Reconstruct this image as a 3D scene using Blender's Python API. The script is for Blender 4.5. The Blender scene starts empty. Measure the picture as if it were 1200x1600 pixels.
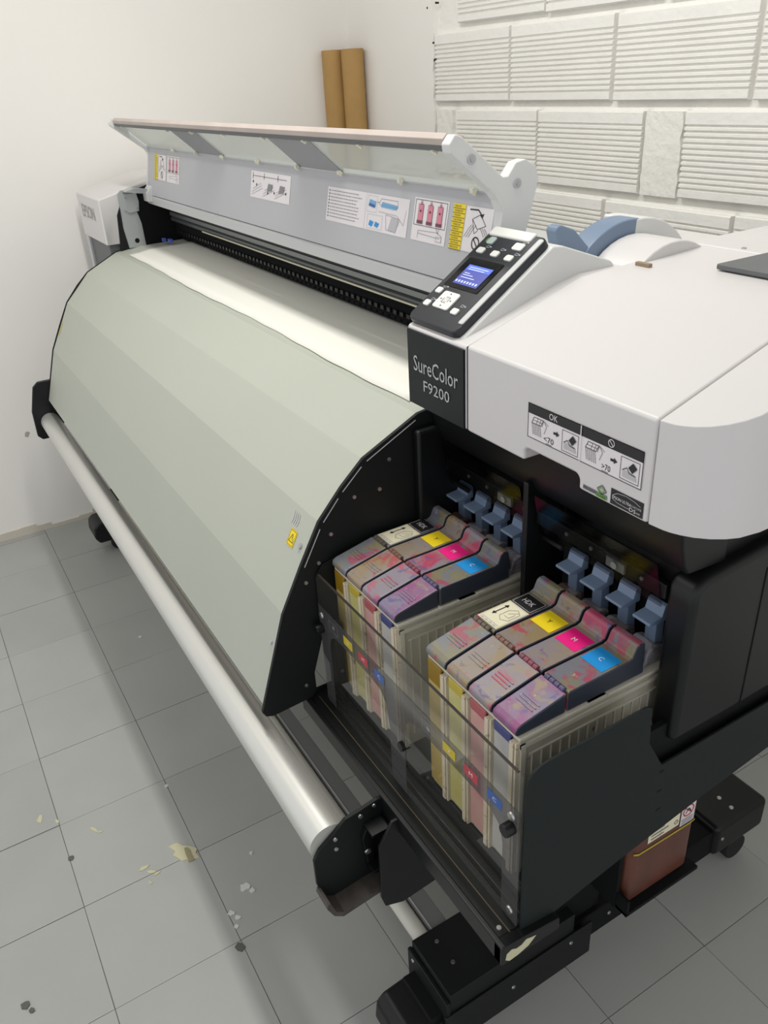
import bpy, math, random
from mathutils import Vector, Matrix
random.seed(7)
C = bpy.context.scene.collection
S = bpy.context.scene

# ------------------------------------------------------------------ camera
cd = bpy.data.cameras.new('camera'); cam = bpy.data.objects.new('camera', cd); C.objects.link(cam)
cd.sensor_fit = 'VERTICAL'; cd.sensor_height = 36.0; cd.lens = 1264.02 / 1600 * 36.0
cd.clip_start = 0.02
RT = Vector((0.51427, 0.85609, -0.05180)); 
yaw, pit, rol = -1.05812131, -0.496088529, -0.0588946111
fw = Vector((math.sin(yaw)*math.cos(pit), math.cos(yaw)*math.cos(pit), math.sin(pit)))
rt = fw.cross(Vector((0, 0, 1))).normalized(); up = rt.cross(fw)
r2 = rt*math.cos(rol) + up*math.sin(rol); u2 = -rt*math.sin(rol) + up*math.cos(rol)
mw = Matrix((r2, u2, -fw)).transposed().to_4x4(); mw.translation = Vector((0, 0, 1.52))
cam.matrix_world = mw
S.camera = cam

# ------------------------------------------------------------------ world, lights, exposure
w = bpy.data.worlds.new('world'); S.world = w; w.use_nodes = True
w.node_tree.nodes['Background'].inputs[0].default_value = (0.97, 0.98, 1.0, 1)
w.node_tree.nodes['Background'].inputs[1].default_value = 0.85
S.view_settings.view_transform = 'Standard'; S.view_settings.look = 'None'
S.view_settings.gamma = 1; S.view_settings.use_curve_mapping = False
S.view_settings.exposure = 0.07

def area(name, loc, sx, sy, power, col, rot=(0, 0, 0)):
    l = bpy.data.lights.new(name, 'AREA'); l.shape = 'RECTANGLE'; l.size = sx; l.size_y = sy
    l.energy = power; l.color = col
    o = bpy.data.objects.new(name, l); C.objects.link(o); o.location = loc; o.rotation_euler = rot
    return o
area('ceiling_tube_light', (-1.38, 0.58, 2.62), 1.5, 0.10, 22, (1.0, 0.985, 0.94))
area('ceiling_tube_light', (-2.0, -0.55, 2.62), 1.3, 0.12, 6, (1.0, 0.985, 0.94))

# ------------------------------------------------------------------ materials
MATS = {}
def lin(c):
    return tuple((x/255/12.92 if x/255 <= 0.04045 else ((x/255+0.055)/1.055)**2.4) for x in c)
def mat(name, col, rough=0.5, metal=0.0, bump=0, bscale=40, var=0, vscale=3, spec=0.5, alpha=None, emit=0, coat=0, bdist=0.002):
    """col is an sRGB 0-255 albedo"""
    if name in MATS: return MATS[name]
    m = bpy.data.materials.new(name); m.use_nodes = True; nt = m.node_tree; N = nt.nodes; L = nt.links
    b = N['Principled BSDF']; c = lin(col)
    b.inputs['Base Color'].default_value = (*c, 1); b.inputs['Roughness'].default_value = rough
    b.inputs['Metallic'].default_value = metal; b.inputs['Specular IOR Level'].default_value = spec
    if coat: b.inputs['Coat Weight'].default_value = coat
    if emit:
        b.inputs['Emission Color'].default_value = (*c, 1); b.inputs['Emission Strength'].default_value = emit
    tc = None
    if bump or var:
        tc = N.new('ShaderNodeNewGeometry')
    if var:
        n = N.new('ShaderNodeTexNoise'); n.inputs['Scale'].default_value = vscale; n.inputs['Detail'].default_value = 6
        L.new(tc.outputs['Position'], n.inputs['Vector'])
        r = N.new('ShaderNodeMapRange'); r.inputs['From Min'].default_value = .3; r.inputs['From Max'].default_value = .7
        r.inputs['To Min'].default_value = 1-var; r.inputs['To Max'].default_value = 1+var
        L.new(n.outputs['Fac'], r.inputs['Value'])
        x = N.new('ShaderNodeVectorMath'); x.operation = 'SCALE'; x.inputs[0].default_value = c
        L.new(r.outputs['Result'], x.inputs['Scale']); L.new(x.outputs[0], b.inputs['Base Color'])
    if bump:
        n = N.new('ShaderNodeTexNoise'); n.inputs['Scale'].default_value = bscale; n.inputs['Detail'].default_value = 4
        L.new(tc.outputs['Position'], n.inputs['Vector'])
        bp = N.new('ShaderNodeBump'); bp.inputs['Strength'].default_value = bump; bp.inputs['Distance'].default_value = bdist
        L.new(n.outputs['Fac'], bp.inputs['Height']); L.new(bp.outputs['Normal'], b.inputs['Normal'])
    MATS[name] = m; return m
def clear(name, tint=(1, 1, 1), rough=0.03, ior=1.49, dens=0.0, dcol=(0.2, 0.2, 0.2)):
    """thin clear sheet: transparent body, fresnel gloss, a smoky tint or painted milky reflection"""
    m = bpy.data.materials.new(name); m.use_nodes = True; nt = m.node_tree; N = nt.nodes; L = nt.links
    N.remove(N['Principled BSDF']); out = N['Material Output']
    t = N.new('ShaderNodeBsdfTransparent'); t.inputs[0].default_value = (*tint, 1)
    g = N.new('ShaderNodeBsdfGlossy'); g.inputs['Roughness'].default_value = rough
    f = N.new('ShaderNodeFresnel'); f.inputs['IOR'].default_value = ior
    gm = N.new('ShaderNodeNewGeometry'); inv = N.new('ShaderNodeMath'); inv.operation = 'SUBTRACT'; inv.inputs[0].default_value = 1.0
    L.new(gm.outputs['Backfacing'], inv.inputs[1]); fm = N.new('ShaderNodeMath'); fm.operation = 'MULTIPLY'
    L.new(f.outputs[0], fm.inputs[0]); L.new(inv.outputs[0], fm.inputs[1])
    mx = N.new('ShaderNodeMixShader'); L.new(fm.outputs[0], mx.inputs[0]); L.new(t.outputs[0], mx.inputs[1]); L.new(g.outputs[0], mx.inputs[2])
    last = mx
    if dens:
        d = N.new('ShaderNodeBsdfDiffuse'); d.inputs[0].default_value = (*dcol, 1)
        m2 = N.new('ShaderNodeMixShader'); dm = N.new('ShaderNodeMath'); dm.operation = 'MULTIPLY'; dm.inputs[1].default_value = dens; L.new(inv.outputs[0], dm.inputs[0]); L.new(dm.outputs[0], m2.inputs[0])
        L.new(mx.outputs[0], m2.inputs[1]); L.new(d.outputs[0], m2.inputs[2]); last = m2
    L.new(last.outputs[0], out.inputs['Surface']); MATS[name] = m; return m

WHITE = mat('white_plastic', (210, 207, 206), .36, bump=.12, bscale=900, bdist=.0003)
WHITE2 = mat('console_white_plastic', (214, 215, 213), .42)
LGREY = mat('light_grey_plastic', (192, 193, 193), .45)
MGREY = mat('grey_panel', (182, 182, 186), .5)
DGREY = mat('dark_grey_plastic', (96, 98, 100), .5)
BLACK = mat('black_powder_coat', (19, 22, 22), .55, bump=.06, bscale=900, bdist=.0002, spec=.3)
BLACK2 = mat('black_smooth_plastic', (15, 17, 18), .38, spec=.35)
BLACKR = mat('black_matt', (13, 15, 16), .7, spec=.2)
PANELBLK = mat('control_panel_black', (30, 33, 40), .32)
DRY = mat('grey_green_dryer_panel', (174, 178, 166), .5, var=.02, vscale=2)
PAPER = mat('media_paper', (226, 225, 216), .7)
ALU = mat('brushed_aluminium', (214, 214, 209), .42, metal=.65)
STEEL = mat('galvanised_steel', (178, 182, 182), .4, metal=.5)
CHROME = mat('screw_metal', (190, 190, 188), .3, metal=.9)
RAIL = mat('grey_rail_metal', (118, 122, 122), .35, metal=.6)
ROD = mat('pale_rod', (205, 203, 192), .45)
BLUE = mat('blue_grey_plastic', (116, 134, 158), .42)
BLUE2 = mat('lever_blue_grey', (116, 134, 160), .38)
RUBBER = mat('rubber', (18, 18, 19), .6)
BTN = mat('button_white', (222, 222, 216), .4)
BTNG = mat('button_grey', (170, 182, 180), .4)
CARD = mat('cardboard', (176, 140, 86), .8, var=.06, vscale=14, bump=.2, bscale=200, bdist=.0005)
WALLM = mat('painted_plaster', (241, 238, 233), .75, bump=.35, bscale=9, var=.012, vscale=2, bdist=.004)
BRICKM = mat('painted_brick', (242, 240, 235), .6, bump=.55, bscale=55, var=.02, vscale=10, bdist=.004)
MORTAR = mat('painted_mortar', (240, 238, 232), .65, bump=.7, bscale=45, var=.02, vscale=8, bdist=.006)
CEIL = mat('ceiling_paint', (228, 226, 220), .8)
GROUT = mat('grout', (100, 101, 98), .9, bump=.5, bscale=120)
CHIP = mat('chipped_paint', (196, 192, 160), .85)
CHIPW = mat('white_drip', (210, 210, 206), .7)
CHIPD = mat('dark_spot', (92, 92, 86), .8)
BOTTLE = mat('waste_ink_brown', (100, 60, 48), .35, var=.25, vscale=16, spec=.5)
YELLOWBAND = mat('yellow_band', (196, 184, 40), .5)
GAPM = mat('seam_gap', (60, 56, 56), .8)
CLEAR = clear('clear_acrylic', (.96, .96, .94), dens=.05, dcol=(.30, .29, .27))
SMOKE = clear('grey_printed_band', (.75, .75, .76), dens=.42, dcol=(.12, .118, .118))
WINDOW = clear('cover_window', (.93, .95, .94), rough=.05, ior=2.1, dens=.60, dcol=(.66, .69, .64))  # pale diffuse layer paints in the milky reflection on the panes
DARKCLEAR = clear('dark_clear_flap', (.7, .71, .71), rough=.14, ior=1.22)

def flat(name, rgb, rough=.45): return mat(name, rgb, rough)
F = dict(w=flat('print_white', (228, 222, 224)), k=flat('print_black', (28, 27, 30)), y=flat('print_yellow', (236, 208, 20)),
         p=flat('print_pink', (214, 128, 146)), m=flat('print_magenta', (236, 20, 128)), c=flat('print_cyan', (24, 142, 214)),
         g=flat('print_grey', (128, 126, 130)), b=flat('print_blue', (112, 166, 208)), lg=flat('print_light_grey', (186, 184, 188)),
         n=flat('print_green', (96, 160, 60)), dp=flat('print_dark_pink', (120, 70, 84)), r=flat('print_red', (190, 50, 44)),
         cr=flat('print_cream', (232, 226, 196)), s=flat('print_silver', (182, 184, 186), .35), yd=flat('print_dull_yellow', (190, 170, 44)),
         md=flat('print_dull_red', (176, 62, 74)), cd=flat('print_dull_blue', (56, 92, 158)), lk=flat('print_logo_grey', (160, 158, 156)))

# tile material: slightly different tone for each tile
def tile_mat():
    m = mat('floor_tile_paint', (168, 169, 166), .42, bump=.3, bscale=6, bdist=.002)
    nt = m.node_tree; N = nt.nodes; L = nt.links; b = N['Principled BSDF']
    oi = N.new('ShaderNodeObjectInfo'); g = N.new('ShaderNodeNewGeometry')
    n = N.new('ShaderNodeTexNoise'); n.inputs['Scale'].default_value = 5; n.inputs['Detail'].default_value = 8
    L.new(g.outputs['Position'], n.inputs['Vector'])
    a = N.new('ShaderNodeMath'); a.operation = 'MULTIPLY_ADD'; a.inputs[1].default_value = .07; a.inputs[2].default_value = .93
    L.new(oi.outputs['Random'], a.inputs[0])
    a2 = N.new('ShaderNodeMath'); a2.operation = 'MULTIPLY_ADD'; a2.inputs[1].default_value = .16; L.new(n.outputs['Fac'], a2.inputs[0]); 
    s = N.new('ShaderNodeMath'); s.operation = 'SUBTRACT'; s.inputs[1].default_value = .08; L.new(a.outputs[0], s.inputs[0]); L.new(s.outputs[0], a2.inputs[2])
    x = N.new('ShaderNodeVectorMath'); x.operation = 'SCALE'; x.inputs[0].default_value = lin((168, 169, 166))
    L.new(a2.outputs[0], x.inputs['Scale']); L.new(x.outputs[0], b.inputs['Base Color'])
    # roughness wear
    return m
TILE = tile_mat()

def stain_mat(name, base, layers, rough=.42, bump=.0):
    """plastic spattered with dried ink; layers = (rgb, scale, threshold, softness, amount)"""
    m = bpy.data.materials.new(name); m.use_nodes = True; nt = m.node_tree; N = nt.nodes; L = nt.links
    b = N['Principled BSDF']; b.inputs['Roughness'].default_value = rough
    tc = N.new('ShaderNodeTexCoord'); oi = N.new('ShaderNodeObjectInfo')
    sc = N.new('ShaderNodeMath'); sc.operation = 'MULTIPLY'; sc.inputs[1].default_value = 37.0; L.new(oi.outputs['Random'], sc.inputs[0])
    cur = N.new('ShaderNodeRGB'); cur.outputs[0].default_value = (*lin(base), 1); last = cur.outputs[0]
    for i, (rgb, scale, th, soft, amt) in enumerate(layers):
        ad = N.new('ShaderNodeVectorMath'); ad.operation = 'ADD'; L.new(tc.outputs['Object'], ad.inputs[0])
        cx = N.new('ShaderNodeCombineXYZ'); L.new(sc.outputs[0], cx.inputs[0]); cx.inputs[1].default_value = i*3.7; L.new(cx.outputs[0], ad.inputs[1])
        n = N.new('ShaderNodeTexNoise'); n.inputs['Scale'].default_value = scale; n.inputs['Detail'].default_value = 7
        n.inputs['Roughness'].default_value = .6; n.inputs['Distortion'].default_value = .6
        L.new(ad.outputs[0], n.inputs['Vector'])
        r = N.new('ShaderNodeMapRange'); r.inputs['From Min'].default_value = th; r.inputs['From Max'].default_value = th+soft
        r.inputs['To Max'].default_value = amt; L.new(n.outputs['Fac'], r.inputs['Value'])
        mx = N.new('ShaderNodeMix'); mx.data_type = 'RGBA'; L.new(r.outputs[0], mx.inputs['Factor']); L.new(last, mx.inputs['A'])
        mx.inputs['B'].default_value = (*lin(rgb), 1); last = mx.outputs['Result']
    L.new(last, b.inputs['Base Color']); MATS[name] = m; return m
G0 = (112, 114, 121)
LIDM = {
 'K': stain_mat('stained_lid_grey', G0, [((128, 120, 78), 22, .46, .1, .75), ((158, 66, 88), 30, .54, .05, .85), ((96, 92, 112), 60, .6, .04, .6), ((188, 180, 160), 120, .66, .03, .6)]),
 'Y': stain_mat('stained_lid_olive', (136, 126, 122), [((140, 118, 70), 20, .45, .14, .75), ((164, 62, 74), 24, .52, .08, .85), ((94, 84, 90), 70, .6, .05, .6), ((196, 176, 110), 110, .66, .03, .5)]),
 'M': stain_mat('stained_lid_pink', (132, 124, 134), [((150, 132, 96), 20, .5, .12, .6), ((176, 56, 92), 18, .5, .1, .9), ((88, 84, 128), 42, .57, .05, .7), ((60, 44, 60), 130, .66, .03, .5)]),
 'C': stain_mat('stained_lid_violet', (120, 108, 132), [((136, 62, 112), 15, .46, .14, .85), ((150, 132, 90), 26, .55, .08, .7), ((74, 70, 130), 44, .56, .05, .7), ((192, 184, 188), 130, .64, .03, .5)]),
}
SIDE = mat('lid_side_navy', (44, 50, 62), .45)
HOUS = stain_mat('stained_hinge', (84, 74, 72), [((120, 60, 66), 30, .5, .1, .6), ((60, 58, 88), 50, .55, .05, .6)])
HOUS_ = {k: stain_mat('hinge_'+k, c, [((60, 58, 70), 60, .55, .05, .5)]) for k, c in (('K', (96, 84, 72)), ('Y', (118, 86, 70)), ('M', (128, 64, 76)), ('C', (82, 74, 108)))}
TANKF = {
 'K': stain_mat('tank_window_ochre', (196, 176, 110), [((170, 140, 60), 9, .42, .2, .7)], .35),
 'Y': stain_mat('tank_window_yellow', (206, 200, 140), [((186, 170, 80), 9, .45, .2, .6)], .35),
 'M': stain_mat('tank_window_pink', (212, 176, 168), [((200, 130, 136), 9, .42, .2, .7)], .35),
 'C': stain_mat('tank_window_grey', (190, 188, 186), [((150, 150, 166), 9, .5, .2, .5)], .35),
}
TANKTOP = {
 'K': mat('ink_wet_ochre', (150, 118, 30), .3), 'Y': mat('ink_wet_yellow', (196, 176, 70), .3),
 'M': mat('ink_wet_rose', (176, 92, 98), .3), 'C': mat('ink_wet_blue', (70, 74, 130), .3)}
TANK = stain_mat('tank_beige_plastic', (178, 174, 160), [((150, 140, 110), 12, .5, .2, .5), ((40, 52, 96), 40, .66, .03, .85)], .5)
STRIP = stain_mat('tank_strip_beige', (218, 206, 184), [((140, 122, 98), 60, .58, .06, .6)], .5)

# ------------------------------------------------------------------ mesh helpers
class MB:
    def __init__(s): s.v = []; s.f = []; s.m = []; s.cur = 0
    def add(s, vs, fs):
        o = len(s.v); s.v += [tuple(v) for v in vs]
        for f in fs: s.f.append([i+o for i in f]); s.m.append(s.cur)
        return s
    def box(s, x0, x1, y0, y1, z0, z1):
        v = [(x, y, z) for z in (z0, z1) for y in (y0, y1) for x in (x0, x1)]
        return s.add(v, [(0, 2, 3, 1), (4, 5, 7, 6), (0, 1, 5, 4), (2, 6, 7, 3), (0, 4, 6, 2), (1, 3, 7, 5)])
    def prism(s, poly, axis, a, b):
        """poly: 2D points; axis 'x' -> (y,z), 'y' -> (x,z), 'z' -> (x,y)"""
        def P(p, t): return {'x': (t, p[0], p[1]), 'y': (p[0], t, p[1]), 'z': (p[0], p[1], t)}[axis]
        n = len(poly); v = [P(p, a) for p in poly] + [P(p, b) for p in poly]
        ar = sum(poly[i][0]*poly[(i+1) % n][1]-poly[(i+1) % n][0]*poly[i][1] for i in range(n))
        fl = (ar > 0) ^ (axis == 'y') ^ (b < a)
        f = [tuple(range(n))[::-1], tuple(range(n, 2*n))] + [(i, (i+1) % n, n+(i+1) % n, n+i) for i in range(n)]
        if not fl: f = [tuple(reversed(q)) for q in f]
        return s.add(v, f)
    def cyl(s, p0, p1, r, n=16, r1=None):
        p0 = Vector(p0); p1 = Vector(p1); d = (p1-p0).normalized(); r1 = r if r1 is None else r1
        a = d.orthogonal().normalized(); b = d.cross(a)
        v = []
        for p, rr in ((p0, r), (p1, r1)):
            for i in range(n):
                t = 2*math.pi*i/n; v.append(p + (a*math.cos(t)+b*math.sin(t))*rr)
        return s.add(v, [tuple(range(n))[::-1], tuple(range(n, 2*n))] + [(i, (i+1) % n, n+(i+1) % n, n+i) for i in range(n)])
    def tube(s, p0, p1, r, ri, n=32):
        p0 = Vector(p0); p1 = Vector(p1); d = (p1-p0).normalized(); a = d.orthogonal().normalized(); b = d.cross(a); v = []
        for p, rr in ((p0, r), (p1, r), (p1, ri), (p0, ri)):
            for i in range(n):
                t = 2*math.pi*i/n; v.append(p + (a*math.cos(t)+b*math.sin(t))*rr)
        f = []
        for k in range(4):
            o = k*n; q = ((k+1) % 4)*n
            f += [(o+i, o+(i+1) % n, q+(i+1) % n, q+i) for i in range(n)]
        return s.add(v, f)
    def loft(s, ys, x0, x1, z0, z1):
        """solid swept in y with per-row x0,x1,z0,z1 callables"""
        R = []
        for y in ys:
            R.append([(x0(y), y, z0(y)), (x1(y), y, z0(y)), (x1(y), y, z1(y)), (x0(y), y, z1(y))])
        v = [p for r in R for p in r]; f = [(0, 1, 2, 3)]
        for k in range(len(ys)-1):
            o = 4*k; q = o+4
            for i in range(4):
                j = (i+1) % 4; f.append((o+i, q+i, q+j, o+j))
        e = 4*(len(ys)-1); f.append((e+3, e+2, e+1, e))
        return s.add(v, f)

def link(name, mesh, parent=None, world_parent=None):
    o = bpy.data.objects.new(name, mesh); C.objects.link(o)
    if parent is not None:
        o.parent = parent
        if parent.type == 'EMPTY' and not parent.get('_local'):
            o.matrix_parent_inverse = Matrix.Translation(-parent.location)
    return o
def obj(name, mb, mats, parent=None, bev=0, seg=2, smooth=True, ang=35, label=None):
    me = bpy.data.meshes.new(name)
    me.from_pydata(mb.v, [], mb.f)
    if not isinstance(mats, (list, tuple)): mats = [mats]
    for m in mats: me.materials.append(m)
    me.polygons.foreach_set('material_index', mb.m)
    me.update(); me.validate()
    if smooth:
        me.shade_smooth() if hasattr(me, 'shade_smooth') else None
        me.set_sharp_from_angle(angle=math.radians(ang))
    o = link(name, me, parent)
    if bev:
        b = o.modifiers.new('bevel', 'BEVEL'); b.width = bev; b.segments = seg; b.limit_method = 'ANGLE'; b.angle_limit = math.radians(30)
        b.harden_normals = True
    if label: o['label'] = label
    return o
def empty(name, loc, label, cat, group=None, local=False, rot=None):
    o = bpy.data.objects.new(name, None); C.objects.link(o); o.location = loc
    o.empty_display_size = .05; o['label'] = label; o['category'] = cat
    if group: o['group'] = group
    if local: o['_local'] = 1
    if rot: o.rotation_euler = rot
    return o
def tag(o, label, cat, group=None):
    o['label'] = label; o['category'] = cat
    if group: o['group'] = group
    return o
def structure(o): o['kind'] = 'structure'; return o

# ---- flat print: one mesh per sticker
_tc = {}
def text_tris(s):
    if s in _tc: return _tc[s]
    cu = bpy.data.curves.new('t', 'FONT'); cu.body = s; cu.size = 1.0; cu.resolution_u = 2
    o = bpy.data.objects.new('t', cu); C.objects.link(o)
    bpy.context.view_layer.update()
    me = bpy.data.meshes.new_from_object(o.evaluated_get(bpy.context.evaluated_depsgraph_get()))
    v = [(a.co.x, a.co.y) for a in me.vertices]; f = [tuple(p.vertices) for p in me.polygons]
    bpy.data.objects.remove(o); bpy.data.curves.remove(cu); bpy.data.meshes.remove(me)
    x0 = min(p[0] for p in v); x1 = max(p[0] for p in v); y0 = min(p[1] for p in v); y1 = max(p[1] for p in v)
    _tc[s] = ([((p[0]-x0)/(x1-x0), (p[1]-y0)/(y1-y0)) for p in v], f); return _tc[s]
class Print:
    """2D drawing (metres) on plane O + u*U + v*V"""
    def __init__(s, O, U, V, lift=.0004):
        s.O = Vector(O); s.U = Vector(U).normalized(); s.V = Vector(V).normalized(); s.n = s.U.cross(s.V)
        s.v = []; s.f = []; s.m = []; s.cols = []; s.k = 0; s.lift = lift
    def poly(s, col, pts, layer=1, faces=None):
        if col not in s.cols: s.cols.append(col)
        o = len(s.v)
        for a, b in pts: s.v.append(tuple(s.O + s.U*a + s.V*b + s.n*(s.lift*layer)))
        for f in (faces or [tuple(range(len(pts)))]): s.f.append([i+o for i in f]); s.m.append(s.cols.index(col))
        return s
    def rect(s, col, a0, b0, a1, b1, layer=1): return s.poly(col, [(a0, b0), (a1, b0), (a1, b1), (a0, b1)], layer)
    def frame(s, col, a0, b0, a1, b1, t, layer=2):
        for q in ((a0, b0, a1, b0+t), (a0, b1-t, a1, b1), (a0, b0, a0+t, b1), (a1-t, b0, a1, b1)): s.rect(col, *q, layer)
        return s
    def line(s, col, pts, t, layer=2):
        for (a, b), (c, d) in zip(pts, pts[1:]):
            l = math.hypot(c-a, d-b) or 1; nx, ny = -(d-b)/l*t/2, (c-a)/l*t/2
            s.poly(col, [(a-nx, b-ny), (c-nx, d-ny), (c+nx, d+ny), (a+nx, b+ny)], layer)
        return s
    def disc(s, col, a, b, r, layer=2, n=20): return s.poly(col, [(a+r*math.cos(6.2832*i/n), b+r*math.sin(6.2832*i/n)) for i in range(n)], layer)
    def ring(s, col, a, b, r, t, layer=2, n=20, sy=1):
        return s.line(col, [(a+r*math.cos(6.2832*i/n), b+sy*r*math.sin(6.2832*i/n)) for i in range(n+1)], t, layer)
    def text(s, col, txt, a0, b0, a1, b1, layer=2):
        v, f = text_tris(txt); return s.poly(col, [(a0+(a1-a0)*p[0], b0+(b1-b0)*p[1]) for p in v], layer, f)
    def build(s, name, parent, label=None):
        me = bpy.data.meshes.new(name); me.from_pydata(s.v, [], s.f)
        for c in s.cols: me.materials.append(F[c] if c in F else MATS[c])
        me.polygons.foreach_set('material_index', s.m); me.update()
        o = link(name, me, parent)
        if label: o['label'] = label
        return o

# ================================================================== SETTING
XW, YB = -3.13, 1.745
PX, X0 = .2535, -.560
floor = obj('floor', MB().box(XW, 1.3, -1.3, YB, -.06, -.0025), GROUT, smooth=False); structure(floor)
tb = MB().box(-.12605, .12605, -.12605, .12605, -.012, 0)
tile_me = None
for i in range(-11, 8):
    for j in range(-7, 7):
        x0 = X0+PX*i; x1 = x0+PX; y0 = .211+PX*j; y1 = y0+PX
        a0, a1, b0, b1 = max(x0, XW), min(x1, 1.3), max(y0, -1.3), min(y1, YB)
        if a1-a0 < .02 or b1-b0 < .02: continue
        if tile_me is None:
            t = obj('tile', tb, TILE, floor, smooth=False); tile_me = t.data
        else: t = link('tile', tile_me, floor)
        t.location = ((a0+a1)/2, (b0+b1)/2, random.uniform(-.0012, .0))
        t.scale = ((a1-a0)/PX, (b1-b0)/PX, 1)
        t.rotation_euler = (random.uniform(-.0035, .0035), random.uniform(-.0035, .0035), random.uniform(-.002, .002))
def blob(name, m, cx, cy, r, n=9, par=floor, z=.0012, sx=1, sy=1, rot=0):
    mb = MB(); pts = []
    for i in range(n):
        t = 2*math.pi*i/n; q = r*random.uniform(.6, 1.2); x, y = q*math.cos(t)*sx, q*math.sin(t)*sy
        pts.append((cx+x*math.cos(rot)-y*math.sin(rot), cy+x*math.sin(rot)+y*math.cos(rot)))
    mb.prism(pts, 'z', -.003, z); return obj(name, mb, m, par, smooth=False)
blob('paint_chip', CHIP, -1.335, .183, .030, 16, sx=1.3, sy=.75, rot=.4)
blob('paint_chip', mat('old_paint', (150, 140, 110), .9), -1.322, .190, .015, 9, z=.0018, sx=1.4, sy=.6)
for (x, y, r) in ((-1.62, -.079, .010), (-1.513, .025, .009), (-1.50, .035, .005), (-1.345, .093, .009), (-1.325, .105, .008), (-1.315, .115, .006), (-1.30, .095, .005), (-1.59, -.045, .006)):
    blob('paint_chip', CHIP, x, y, r, 7, sx=1.4, sy=.6, rot=random.uniform(0, 3))
for (x, y, r) in ((-1.176, .265, .010), (-1.134, .217, .007), (-1.117, .224, .007), (-1.10, .215, .005), (-1.16, .275, .006), (-1.55, .21, .005), (-2.2, .33, .006), (-1.25, .31, .005)):
    blob('white_spot', CHIPW, x, y, r, 10)
for (x, y, r) in ((-1.053, .204, .012), (-1.464, -.038, .008), (-1.169, -.186, .010), (-1.15, -.178, .006)):
    blob('dark_spot', CHIPD, x, y, r, 6)

def rough_edge_wall(name, mb, m): return structure(obj(name, mb, m, smooth=False))
wl = rough_edge_wall('wall_left', MB().box(XW-.1, XW, -1.3, YB, -.06, 2.72), WALLM)
o = blob('scuff_mark', mat('scuff', (176, 170, 162), .8), 0, 0, .012, 7, par=wl)
o.rotation_euler = (0, math.radians(90), 0); o.location = (XW+.0, .246, .401)
# flaking plaster foot of the left wall
mb = MB(); ys = [-1.3+.055*i for i in range(56)]
for a, b in zip(ys, ys[1:]):
    if b > YB-.02: break
    h0 = .022+.012*math.sin(a*17)+random.uniform(-.004, .006)
    mb.box(XW-.002, XW+.0035+random.uniform(0, .002), a, b, -.002, h0)
structure(obj('baseboard_left', mb, mat('flaking_plaster', (204, 198, 184), .85, bump=.6, bscale=60), smooth=False))
structure(obj('ceiling', MB().box(XW, 1.3, -1.3, YB, 2.72, 2.8), CEIL, smooth=False))
wb = structure(obj('wall_back', MB().box(XW, 1.3, YB, YB+.12, -.06, 2.72), MORTAR, smooth=False))
# smooth plaster strip beside the corner, standing proud of the mortar
mb = MB(); pts = [(XW, -.06), (-2.555, -.06)]
z = 0
while z < 2.7:
    pts.append((-2.552+random.uniform(-.006, .008), z)); z += .04
pts += [(-2.55, 2.72), (XW, 2.72)]
mb.prism(pts, 'y', YB-.020, YB+.01)
obj('plaster_panel', mb, WALLM, wb, smooth=False, label='smooth painted plaster strip')
# ribbed hollow bricks
BL, BH, GD = .408, .196, .018
def brick_mesh(ribbed=True):
    prof = [(.004, 0), (-GD+.003, 0), (-GD, .003)]
    z = .020
    prof.append((-GD, z))
    if ribbed:
        n = 12; p = (BH-.020-.022)/n
        for k in range(n):
            b = z+k*p
            prof += [(-GD+.0062, b+.0015), (-GD+.0058, b+.0036), (-GD-.0002, b+.0062), (-GD, b+p-.0010)]
    prof += [(-GD, BH-.003), (-GD+.003, BH), (.004, BH)]
    mb = MB(); n = len(prof)
    v = [(0, p[0], p[1]) for p in prof] + [(BL, p[0], p[1]) for p in prof]
    mb.add(v, [tuple(range(n)), tuple(range(n, 2*n))[::-1]] + [(i, n+i, n+(i+1) % n, (i+1) % n) for i in range(n)])
    return mb
bk = obj('brick', brick_mesh(), BRICKM, wb, smooth=False); bme = bk.data
first = [bk]
def put_brick(x, z, L):
    o = first.pop() if first else link('brick', bme, wb)
    o.location = (x, YB, z+random.uniform(-.002, .002)); o.scale = (L/BL, 1, 1)
    o.rotation_euler = (0, random.uniform(-.006, .006), 0)
def put_plain(x, z, L):
    n = 10; pts = []
    for i in range(n+1): pts.append((x+random.uniform(-.002, .002), z+BH*i/n))
    for i in range(n+1): pts.append((x+L+random.uniform(-.004, .004), z+BH-BH*i/n))
    o = obj('brick', MB().prism(pts, 'y', YB-GD+.003, YB+.004), MORTAR, wb, smooth=False); o['label'] = 'plain plastered half brick'
ROW = .2195
rows = [(1.645+ROW*k) for k in range(-8, 6)]
for ri, zb in enumerate(rows):
    k = ri-8   # k=0: third row from the top of the picture
    if zb+BH > 2.72: continue
    if k == -2:
        put_plain(-2.545, zb, .09)
        for x in (-2.433, -2.025): put_brick(x+.008, zb, .40)
        put_plain(-1.608, zb, .118)
        x = -1.48
        while x < 1.2:
            put_brick(x, zb, min(.402, 1.29-x)); x += .424
        continue
    if k in (0,):
        put_brick(-2.42+.004, zb, .408); x = -2.0
    elif k % 2: put_brick(-2.545, zb, .386); x = -2.148
    else: put_plain(-2.545, zb, .10); x = -2.43
    while x < 1.2:
        put_brick(x, zb, min(.408, 1.29-x)); x += .4235
# small nail holes beside the bricks
for (x, z) in ((-2.58, 1.70), (-2.53, 1.71), (-2.55, 1.60), (-2.545, 1.55)):
    obj('nail_hole', MB().cyl((x, YB-.0215, z), (x, YB-.01, z), .0032, 8), mat('hole', (50, 46, 42), .9), wb)

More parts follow.
